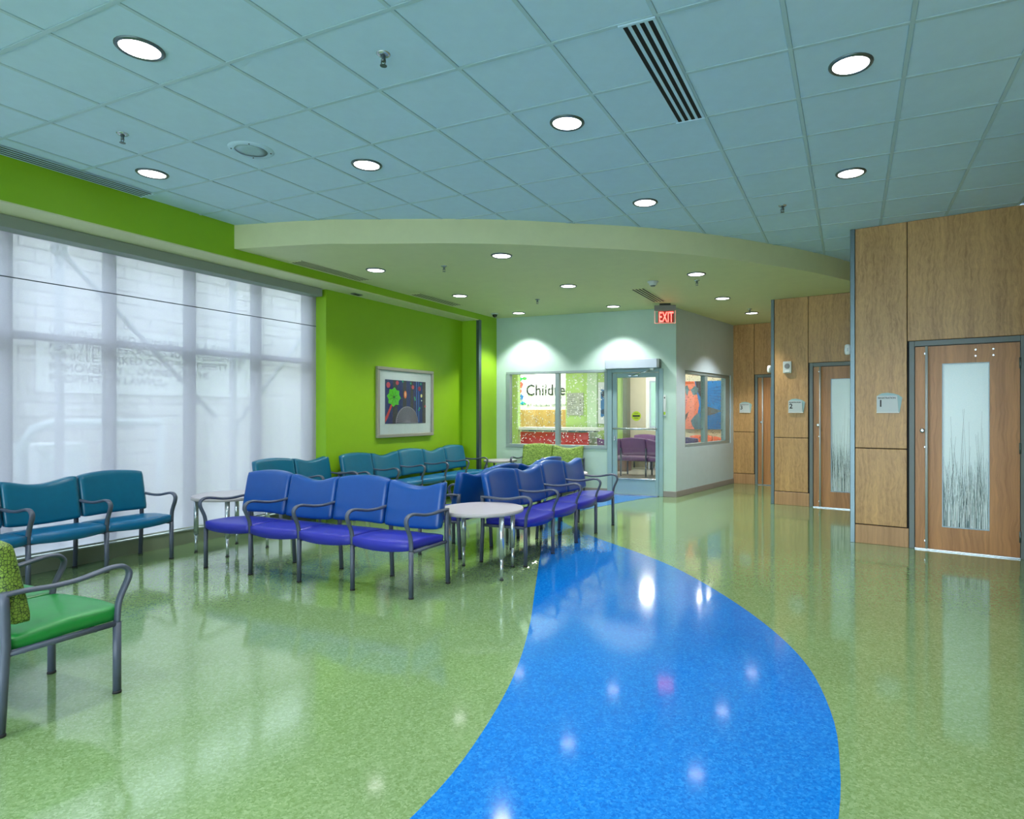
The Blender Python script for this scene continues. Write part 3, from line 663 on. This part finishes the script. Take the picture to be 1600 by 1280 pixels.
t = thing('smoke_detector', 'pale smoke detector on the low ceiling before the exit sign', 'detector', (-2.48, 8.31, Z2))
MB().lathe([(.04, -.055), (.052, -.045), (.056, -.025), (.075, -.015), (.075, 0)], (0, 0, 0), 20).build('body', M['offwhite'], t); MB().lathe([(.030, -.068), (.036, -.056)], (0, 0, 0), 16).build('vent', M['frame'], t)
t = thing('soffit_vent', 'small dark sensor plate under the green bulkhead', 'sensor', (-6.40, 6.86, ZS - .0125))
BB((-.04, -.08, -.012), (.04, .08, 0), .003).build('plate', M['frame'], t); B((-.03, -.06, -.014), (.03, .06, -.0125)).build('louver', M['dark'], t)

# exit sign
t = thing('exit_sign', 'red lit exit sign hanging over the glass door', 'sign', (-2.80, 10.08, Z2), 0.30)
BB((-.09, -.025, -.03), (.09, .025, 0), .004).build('canopy', M['rubber'], t)
BB((-.175, -.04, -.115), (.175, .04, -.031), .005).build('housing', paint('grey_sign_housing', (120, 122, 118), 0.4), t)
pn = B((-.17, -.003, -.325), (.17, .003, -.116)).build('acrylic_panel', M['glass'], t)
for a, b in (((-.17, -.0045, -.325), (.17, .0045, -.321)), ((-.17, -.0045, -.32), (-.166, .0045, -.117)), ((.166, -.0045, -.32), (.17, .0045, -.117))): B(a, b).build('lit_edge', M['exit_glow'], pn)
text('lettering', 'EXIT', .235, M['exit_red'], t, (-.105, -.006, -.300), ext=.001, sx=.50, off=.004)
B((-.112, -.0050, -.308), (.145, -.0035, -.125)).build('letter_field', paint('dark_red_letter_field', (190, 60, 50), 0.5), t)

# ------------------------------------------------------------------ waiting room seating
SEAT_W = 0.595
def inset(poly, off):
    n = len(poly); out = []
    for i in range(n):
        a = Vector(poly[i - 1]); b = Vector(poly[i]); c = Vector(poly[(i + 1) % n])
        d1 = (b - a).normalized(); d2 = (c - b).normalized()
        nrm = Vector((-(d1.y + d2.y), d1.x + d2.x))
        if nrm.length < 1e-6: nrm = Vector((-d1.y, d1.x))
        nrm.normalize(); out.append(b + nrm * off)
    return out
def round_poly(poly, r, n=4):
    out = []; m = len(poly)
    for i in range(m):
        a = Vector(poly[i - 1]); b = Vector(poly[i]); c = Vector(poly[(i + 1) % m])
        da = (a - b).normalized(); dc = (c - b).normalized(); ang = da.angle(dc)
        if ang > 2.6: out.append(b); continue
        q = min(r, (a - b).length * .45, (c - b).length * .45); p0 = b + da * q; p2 = b + dc * q
        for k in range(n + 1):
            t_ = k / n; out.append(p0 * (1 - t_) ** 2 + b * 2 * t_ * (1 - t_) + p2 * t_ * t_)
    return out
def cushion(name, mat, shape, front, back, rim=.66, n=18, m=14):
    """two pillowed sheets over the square (a, b) in [-1, 1]; shape maps (a, b, depth) to xyz; front/back are the half thicknesses"""
    ease = lambda t_: sin(t_ * pi / 2) * .55 + t_ * .45
    A_ = [ease(2 * i / n - 1) for i in range(n + 1)]; B_ = [ease(2 * j / m - 1) for j in range(m + 1)]
    A_[0] = B_[0] = -1; A_[-1] = B_[-1] = 1
    V = []; idx = {}; F = []
    for side, T_ in ((0, -front), (1, back)):
        for i, a in enumerate(A_):
            for j, b in enumerate(B_):
                p = rim + (1 - rim) * (max(0, 1 - abs(a) ** 16) * max(0, 1 - abs(b) ** 16)) ** .5
                d = T_ * p * (.86 + .14 * (1 - a * a) * (1 - b * b))
                idx[(side, i, j)] = len(V)
                k = .06; V.append(shape(a * sqrt(1 - k * b ** 10), b * sqrt(1 - k * a ** 10), d))
        for i in range(n):
            for j in range(m): F.append(tuple(idx[(side, p, q)] for p, q in ((i, j), (i + 1, j), (i + 1, j + 1), (i, j + 1))))
    loop = [(i, 0) for i in range(n)] + [(n, j) for j in range(m)] + [(i, m) for i in range(n, 0, -1)] + [(0, j) for j in range(m, 0, -1)]
    for (i, j), (p, q) in zip(loop, loop[1:] + loop[:1]): F.append((idx[(0, i, j)], idx[(0, p, q)], idx[(1, p, q)], idx[(1, i, j)]))
    return MB().add(V, F, True).mesh(name, mat)
def seat_mesh(mat):
    w = SEAT_W / 2 - .005
    def shape(a, b, d):
        bow = 1 - a * a; y = .215 + .235 * b - (.034 * bow if b < 0 else 0) * abs(b) ** 1.5
        z = .410 + (-d) - .020 * max(0, b)
        if d > 0: z -= .020 * bow * max(0, -b) ** 2
        return (w * a, y, z)
    return cushion('seat', mat, shape, .046, .046, .74)
def back_mesh(mat, kind):
    w = SEAT_W / 2 - .008
    def shape(a, b, d):
        up = .862 + .026 * (1 - a * a) if kind == 'convex' else .868 - .054 * cos(a * pi / 2) ** 1.4
        dn = .478 + (.006 if kind == 'convex' else -.014) * (1 - a * a)
        z = dn + (up - dn) * (b + 1) / 2
        return (w * a, .398 + d + (z - .478) * .20 + .028 * (1 - a * a), z)
    return cushion('backrest', mat, shape, .056, .048, .60)
ARM = spline([(0, .478, .632), (0, .40, .634), (0, .29, .626), (0, .18, .630), (0, .09, .646), (0, .02, .657), (0, -.030, .650), (0, -.058, .622), (0, -.056, .585), (0, -.036, .54), (0, -.014, .49), (0, -.004, .44), (0, 0, .37)], 4)
arm_me = MB().tube(ARM, .0215, .0130, n=8, up=(1, 0, 0)).mesh('arm', M['legpaint'])
fleg_me = MB().tube([(0, 0, .012), (0, 0, .37)], .0190, .0190, n=10, up=(1, 0, 0)).mesh('leg', M['legpaint'])
rleg_me = MB().tube([(0, .490, .012), (0, .478, .25), (0, .470, .40), (0, .474, .58), (0, .478, .645)], .0190, .0190, n=10, up=(1, 0, 0)).mesh('leg', M['legpaint'])
foot_me = MB().lathe([(.021, 0), (.021, .010), (.019, .014)], (0, 0, 0), 10).mesh('glide', M['rubber'])
siderail_me = MB().tube([(0, .01, .362), (0, .47, .362)], .015, .015, n=8, up=(1, 0, 0)).mesh('side_rail', M['legpaint'])
_seat = {}; _back = {}
def row(n, label, cat, loc, rz, sm, bm, first='convex', group=None, name='tandem_seating', arms=None):
    t = thing(name, label, cat, loc, rz, group)
    kinds = ['convex', 'concave'] if first == 'convex' else ['concave', 'convex']
    for k in range(n):
        if sm not in _seat: _seat[sm] = seat_mesh(M[sm])
        kd = kinds[k % 2]
        if (bm, kd) not in _back: _back[(bm, kd)] = back_mesh(M[bm], kd)
        link('seat', _seat[sm], t, (SEAT_W * (k + .5), 0, 0)); link('backrest', _back[(bm, kd)], t, (SEAT_W * (k + .5), 0, 0))
    for k in range(n + 1):
        x = SEAT_W * k
        link('arm', arm_me, t, (x, 0, 0)); link('side_rail', siderail_me, t, (x, 0, 0))
        a = link('leg', fleg_me, t, (x, 0, 0)); link('glide', foot_me, a)
        a = link('leg', rleg_me, t, (x, 0, 0)); link('glide', foot_me, a, (0, .490, 0))
    for y in (.10, .40): MB().tube([(0, y, .358), (n * SEAT_W, y, .358)], .014, n=8, up=(0, 0, 1)).build('cross_rail', M['legpaint'], t)
    return t
row(4, 'blue four seat row facing the camera beside the round table', 'seating', (-5.51, 3.945, 0), 0, 'blue_seat', 'blue_back', 'convex', 'waiting room seating')
row(4, 'blue four seat row facing right beside the blue floor band', 'seating', (-2.80, 5.215, 0), pi / 2, 'blue_seat', 'blue_back', 'convex', 'waiting room seating')
row(4, 'blue row standing back to back behind the right facing blue row', 'seating', (-4.03, 7.60, 0), -pi / 2, 'blue_seat', 'blue_back', 'convex', 'waiting room seating')
row(4, 'teal seat row at the left edge in front of the shades', 'seating', (-6.165, 1.67, 0), pi / 2, 'teal_seat', 'teal_back', 'concave', 'waiting room seating')
row(2, 'teal two seat row at the far end of the shades', 'seating', (-6.10, 5.30, 0), pi / 2, 'teal_seat', 'teal_back', 'convex', 'waiting room seating')
row(5, 'teal five seat row under the framed picture on the green wall', 'seating', (-5.93, 6.535, 0), pi / 2, 'teal_seat', 'teal_back', 'convex', 'waiting room seating')
row(3, 'green seat row with lime cell patterned backs in the left foreground', 'seating', (-3.48, 2.0, 0), pi, 'green_seat', 'green_back', 'convex', 'waiting room seating')
row(2, 'pair of lime streaked seats against the mint wall under the lobby window', 'seating', (-5.53, 9.80, 0), FA, 'green_seat', 'stripe_back', 'convex', 'waiting room seating')

def table(x, y, rz, label, k_=1.0):
    t = thing('side_table', label, 'table', (x, y, 0), rz, 'round side tables')
    t.scale = (k_, k_, 1)
    MB().lathe([(.372, .558), (.380, .562), (.380, .584), (.376, .588)], (0, 0, 0), 40).build('edge_band', M['edge'], t)
    MB().lathe([(.375, .5885), (.375, .591)], (0, 0, 0), 40).build('table_top', M['laminate'], t)
    for k in range(4):
        a = pi / 4 + k * pi / 2; lx, ly = .335 * cos(a), .335 * sin(a)
        L_ = MB().lathe([(.023, .19), (.023, .557)], (lx, ly, 0), 14).build('leg', M['chrome'], t)
        MB().lathe([(.0145, .008), (.0145, .20)], (lx, ly, 0), 12).build('leg_extension', M['chrome'], L_); MB().lathe([(.018, 0), (.018, .010)], (lx, ly, 0), 12).build('glide', M['rubber'], L_)
table(-3.06, 4.86, .31, 'round pale table between the two blue rows')
table(-5.98, 4.58, 0, 'round pale table by the shades between the teal rows')
table(-5.86, 9.94, .2, 'round pale table in the corner by the green pier', .80)
table(-3.82, 8.22, .4, 'round pale table at the far end of the blue rows')

# ------------------------------------------------------------------ framed picture on the green wall
t = thing('framed_picture', 'silver framed picture with white mat on the green wall', 'picture', (XG, 7.40, 0), pi / 2)
W_, z0, z1 = 1.39, 1.07, 2.16
for a, b in (((0, -.05, z0), (W_, -.002, z0 + .05)), ((0, -.05, z1 - .05), (W_, -.002, z1)), ((0, -.05, z0 + .051), (.05, -.002, z1 - .051)), ((W_ - .05, -.05, z0 + .051), (W_, -.002, z1 - .051))): BB(a, b, .006).build('frame_bar', M['silver'], t)
B((.051, -.022, z0 + .051), (W_ - .051, -.004, z1 - .051)).build('mat_board', M['mat_board'], t)
pc = B((.19, -.026, 1.282), (1.19, -.0225, 1.968)).build('print', flat('deep_indigo_print', (46, 52, 110)), t)
def patch(nm, poly, rgb, k, parent=None):
    return MB().prism(poly, -.0272 - .0006 * k, -.0263, 'y').build(nm, flat('ink_%d_%d_%d' % rgb, rgb), parent or pc)
def disc(cx, cz, r, n=14, ry=None): return [(cx + r * cos(2 * pi * i / n), cz + (ry or r) * sin(2 * pi * i / n)) for i in range(n)]
def star(cx, cz, a, b, n): return [(cx + (a if i % 2 else b) * cos(pi * i / n + .3), cz + (a if i % 2 else b) * .95 * sin(pi * i / n + .3)) for i in range(2 * n)]
for x, w in ((.36, .12), (.60, .10), (.79, .08), (1.10, .09)): patch('painted_trunk', [(x, 1.284), (x + w, 1.284), (x + w * .9, 1.966), (x + w * .1, 1.966)], (66, 60, 66), 0)
patch('painted_stem', [(.19, 1.30), (.25, 1.38), (.36, 1.58), (.32, 1.58), (.22, 1.42), (.19, 1.38)], (214, 70, 72), 1)
patch('painted_leaf', star(.39, 1.70, .165, .13, 8), (92, 196, 44), 2)
for k in range(8):
    a = pi / 8 + k * pi / 4; patch('painted_vein', [(.39 - .004 * sin(a), 1.70 + .004 * cos(a)), (.39 + .004 * sin(a), 1.70 - .004 * cos(a)), (.39 + .14 * cos(a), 1.70 + .13 * sin(a))], (30, 60, 24), 3)
dome = [(.71 - .28 * cos(pi * k / 16), 1.287 + .27 * sin(pi * k / 16)) for k in range(17)]
patch('painted_dome', dome, (150, 138, 156), 1)
for k in range(26):
    a = pi * (k + .5) / 26; patch('painted_hatch', [(.72 + .05 * cos(a), 1.30 + .03 * sin(a)), (.715 + .26 * cos(a - .028), 1.292 + .25 * sin(a - .028)), (.715 + .26 * cos(a + .028), 1.292 + .25 * sin(a + .028))], (70, 60, 78), 2)
patch('painted_flame', disc(.665, 1.745, .035, 12, .062), (236, 120, 66), 2); patch('painted_flame_core', disc(.665, 1.75, .016, 10, .036), (250, 190, 150), 3)
for x, z, r in ((.26, 1.885, .045), (.47, 1.925, .035), (.855, 1.87, .034), (1.02, 1.85, .038), (1.175, 1.56, .02)): patch('painted_berry', disc(x, z, r), (206, 76, 96), 1)
for x in (.945, 1.00): patch('painted_vine', [(x, 1.30), (x + .014, 1.30), (x + .010, 1.966), (x - .004, 1.966)], (72, 120, 200), 1)
for x, z in ((.90, 1.70), (.91, 1.67), (1.01, 1.50), (1.03, 1.53), (.80, 1.93), (1.06, 1.93), (.60, 1.955)): patch('painted_sprig', star(x, z, .028, .012, 4), (40, 170, 120), 2)
patch('painted_moth', disc(1.075, 1.735, .022, 10, .03), (244, 226, 160), 2); patch('painted_moth_wing', disc(1.08, 1.655, .012), (236, 236, 220), 2)
B((.051, -.032, z0 + .051), (W_ - .051, -.030, z1 - .051)).build('glazing', M['glass'], t)
t = thing('picture_label', 'tiny caption plate beside the framed picture', 'plate', (XG, 8.84, 1.155), pi / 2)
BB((-.035, -.006, -.022), (.035, -.001, .022), .001).build('plate', paint('clear_caption_plate', (140, 178, 60), 0.3), t)
for z in (.010, 0, -.010): B((-.028, -.0068, z - .0015), (.022, -.0062, z + .0015)).build('caption_line', M['frame'], t)

# ------------------------------------------------------------------ lobby beyond the glass
LH = 3.0
tag(MB().prism([(-9.7, 10.46), (-6.2, 10.46), (-2.88, 10.64), (-2.30, 13.5), (-2.2, 16.9), (-9.7, 16.9)], .001, .006).build('floor_lobby', M['lobby_floor']), 'pale glossy lobby floor beyond the glass door', 'floor', kind='structure')
tag(B((-9.8, 10.30, -.02), (-7.0, 16.9, 0)).build('floor_lobby_slab', M['lobby_floor']), 'lobby slab beyond the window line', 'floor', kind='structure')
m = MB(); m.box((-9.85, 10.25, 0), (-7.0, 10.40, LH)); m.box((-9.85, 10.25, 0), (-9.7, 16.9, LH)); m.box((-9.7, 14.95, 0), (-8.27, 15.1, LH)); m.box((-7.22, 15.8, 0), (-5.50, 15.95, LH))
tag(m.build('wall_lobby_left', M['lobby_green']), 'light green lobby walls behind the speckled window', 'wall', kind='structure')
tag(B((-9.7, 16.5, 0), (-7.0, 16.65, LH)).build('wall_lobby_sign', M['white']), 'bright white lobby wall carrying the hospital name', 'wall', kind='structure')
m = MB(); m.box((-5.50, 16.0, 0), (-1.9, 16.15, LH)); m.box((-2.25, 13.55, 0), (-2.1, 16.0, LH))
tag(m.build('wall_lobby_beige', M['beige']), 'beige lobby wall beyond the glass door', 'wall', kind='structure')
tag(MB().prism([(-9.85, 10.38), (-6.2, 10.42), (-2.84, 10.62), (-2.28, 13.5), (-1.9, 13.6), (-1.9, 16.9), (-9.85, 16.9)], LH, LH + .1).build('ceiling_lobby', M['white']), 'white lobby ceiling', 'ceiling', kind='structure')
tag(B((-6.55, 15.74, 0), (-6.27, 15.797, LH)).build('trim_8', M['lobby_mint']), 'pale green pilaster in the lobby', 'trim', kind='structure')
tag(BB((-5.52, 15.72, 0), (-5.40, 15.99, LH), .004).build('trim_9', paint('dull_olive_metal', (110, 116, 92), 0.4)), 'dark corner guard between green and beige lobby walls', 'trim', kind='structure')
s = thing('lobby_lettering', 'hospital name in thin dark letters on the white lobby wall', 'sign', (-8.84, 16.49, 0))
text('large_lettering', "Children's", .46, M['ink'], s, (0, -.004, 1.97), ext=.003, sx=.93, off=.004)
text('small_lettering', 'AT HUGHES SPALDING', .10, M['greyink'], s, (.03, -.004, 1.645), ext=.003, sx=1.42)
lg = [((-.26, 2.62), .10, .09, (30, 170, 180)), ((-.20, 2.46), .09, .07, (40, 170, 110)), ((-.05, 2.48), .10, .05, (60, 180, 70)), ((-.16, 2.28), .07, .11, (214, 74, 60)), ((-.19, 2.10), .06, .07, (226, 92, 60)), ((-.15, 1.92), .07, .10, (40, 110, 190)), ((-.12, 1.74), .09, .06, (30, 150, 190)), ((-.05, 1.72), .08, .03, (40, 170, 90))]
for (x, z), a, b, c in lg:
    MB().prism([(x - a, z - b * .4), (x + a * .3, z - b), (x + a, z + b * .3), (x - a * .2, z + b)], -.006, -.001, 'y').build('logo_shape', flat('logo_%d_%d_%d' % c, c), s)
s = thing('wood_back_panel', 'light wood panelling under the hospital name', 'panel', (-9.1, 16.45, 0))
for k in range(3): BB((.62 * k, 0, 1.0), (.62 * k + .615, .04, 1.54), .003).build('panel', M['wood'], s)
s = thing('reception_desk', 'red fronted reception desk with a white counter in the lobby', 'desk', (-8.23, 15.0, 0))
for k in range(3): BB((.672 * k, .03, .10), (.672 * k + .668, .08, .935), .004).build('front_panel', M['red'], s)
BB((0, .06, 0), (2.016, .55, .0995), .004).build('plinth', M['frame'], s); BB((-.03, -.03, .985), (2.25, .62, 1.06), .006).build('counter', M['white'], s)
BB((-.0, .09, .94), (2.1, .58, .984), .004).build('shadow_gap', M['opbox'], s)
for k, x in enumerate((.28, .95, 1.45, 1.75)):
    i_ = thing('counter_item', 'blue tray %s on the reception counter' % ['at the left end', 'left of the mullion', 'right of the mullion', 'at the right end'][k], 'tray', (-8.23 + x, 14.985, .946), 0, 'trays on the reception desk')
    BB((0, 0, 0), (.22, .03, .036), .003).build('tray', flat('tray_blue', (60, 96, 120)), i_)
s = thing('directory_board', 'grey directory board on the green lobby wall', 'board', (-7.18, 15.79, 0))
BB((0, -.02, 1.38), (.50, 0, 2.0), .004).build('panel', flat('directory_grey', (170, 172, 160)), s)
rnd = random.Random(3)
for k in range(9): B((.05, -.0225, 1.93 - .058 * k), (.05 + rnd.uniform(.12, .3), -.0205, 1.945 - .058 * k)).build('line', M['greyink'], s)
for z in (1.78, 1.70, 1.58, 1.50): BB((.40, -.0225, z), (.43, -.0205, z + .03), .001).build('arrow', M['ink'], s)
s = thing('lobby_picture', 'white framed blue picture on the green lobby wall', 'picture', (-6.24, 15.79, 0))
BB((0, -.03, 1.15), (.46, 0, 2.28), .005).build('frame', M['mat_board'], s); pc2 = B((.08, -.034, 1.34), (.40, -.0305, 2.08)).build('print', flat('print_blue', (40, 104, 160)), s)
for (x, z, r, c) in ((.2, 1.95, .10, (30, 40, 60)), (.28, 1.62, .08, (190, 80, 70)), (.16, 1.48, .07, (30, 60, 90))): MB().prism(disc(x, z, r), -.036, -.0345, 'y').build('shape', flat('lp_%d' % c[0] + '_%d' % c[1], c), pc2)
s = thing('mural_picture', 'large orange and blue painting seen through the side window', 'picture', (-3.95, 15.99, 0))
BB((0, -.04, 1.03), (1.02, 0, 2.26), .004).build('canvas', flat('mural_blue', (24, 116, 186)), s)
cv = s.children[0]
def mural(poly, rgb, k): MB().prism(poly, -.042 - .0008 * k, -.0405, 'y').build('shape', flat('mural_%d_%d_%d' % rgb, rgb), cv)
mural([(.0, 1.03), (.30, 1.03), (.36, 1.35), (.42, 1.65), (.36, 1.95), (.30, 2.26), (0, 2.26)], (222, 128, 106), 0)
mural([(.30, 1.03), (.44, 1.03), (.46, 1.22), (.42, 1.45), (.30, 1.38), (.20, 1.25), (.24, 1.12)], (86, 124, 140), 1)
mural([(.32, 2.26), (.62, 2.26), (.55, 2.0), (.44, 1.86), (.36, 2.02)], (66, 60, 66), 1)
mural([(.44, 1.45), (.60, 1.62), (.80, 1.56), (1.0, 1.50), (.80, 1.42), (.55, 1.36)], (92, 96, 100), 1)
mural([(.05, 2.12), (.11, 2.17), (.15, 2.06), (.11, 1.86), (.07, 1.96)], (90, 120, 128), 2); mural([(.20, 2.04), (.30, 2.14), (.40, 2.08), (.36, 1.92), (.26, 1.90)], (90, 120, 128), 2)
mural([(.08, 1.90), (.12, 1.90), (.06, 1.45), (.03, 1.30), (.05, 1.45)], (206, 120, 130), 2); mural([(.06, 1.40), (.14, 1.48), (.12, 1.38), (.05, 1.22)], (84, 70, 70), 2)
for k in range(6): mural([(.60, 1.80 + .05 * k), (.98, 1.66 + .09 * k), (.98, 1.675 + .09 * k)], (20, 60, 130), 1)
for k in range(5): mural([(.62, 1.10 + .05 * k), (.98, 1.08 + .07 * k), (.98, 1.09 + .07 * k)], (10, 84, 160), 1)
mural([(.02, 2.18), (.30, 2.20), (.26, 2.25), (.02, 2.25)], (190, 90, 50), 2)
row(3, 'plum seat row seen from behind through the glass door', 'seating', (-3.62, 14.05, 0), pi, 'purple', 'purple', 'concave', 'lobby seating')
row(2, 'plum seat row facing the door at the beige lobby wall', 'seating', (-5.22, 15.3, 0), 0, 'purple', 'purple', 'convex', 'lobby seating')
row(2, 'orange seat pair under the large painting in the lobby', 'seating', (-3.75, 15.35, 0), 0, 'orange_v', 'orange_v', 'convex', 'lobby seating')
row(1, 'violet dotted seat in front of the orange lobby pair', 'seating', (-3.18, 14.75, 0), pi, 'violet_dot', 'violet_dot', 'convex', 'lobby seating')
s = thing('magazine_stand', 'low brown cabinet beside the plum lobby seats', 'cabinet', (-5.45, 14.6, 0))
BB((0, 0, .006), (.42, .4, .56), .006).build('body', paint('brown_laminate', (120, 92, 84), 0.4), s); BB((-.01, -.01, .561), (.43, .41, .59), .004).build('top', M['white'], s)
s = thing('lobby_mirror', 'green tinted framed glass on the beige lobby wall', 'window', (-4.86, 15.99, 0))
BB((0, -.03, 1.05), (.55, 0, 2.3), .005).build('frame', M['frame'], s); B((.05, -.034, 1.10), (.50, -.031, 2.25)).build('pane', flat('green_tinted_glass', (120, 176, 140), 0.15), s)
def lobby_fill_lamp(x, y, w):  # lamps added on the unseen lobby ceiling to light the lobby
    t = thing('lobby_fill_light', 'unseen round ceiling light added to light the lobby', 'light', (x, y, LH), 0, 'added lobby lights')
    MB().lathe([(.15, -.006), (.15, -.003)], (0, 0, 0), 20).build('lens', M['lamp'], t); MB().lathe([(.15, -.008), (.17, -.008), (.175, 0)], (0, 0, 0), 20, cap=False).build('ring', M['white'], t)
    l = bpy.data.lights.new('lobby_fill_source', 'AREA'); l.shape = 'DISK'; l.size = .3; l.energy = w; l.color = (1, .97, .90)
    o = bpy.data.objects.new('lobby_fill_source', l); COL.objects.link(o); o.parent = t; o.location = (0, 0, -.012)
for x, y, w in ((-8.3, 15.8, 75), (-7.2, 14.2, 30), (-4.6, 14.9, 32), (-3.2, 15.0, 24), (-5.0, 12.2, 26), (-7.6, 12.2, 26)): lobby_fill_lamp(x, y, w)
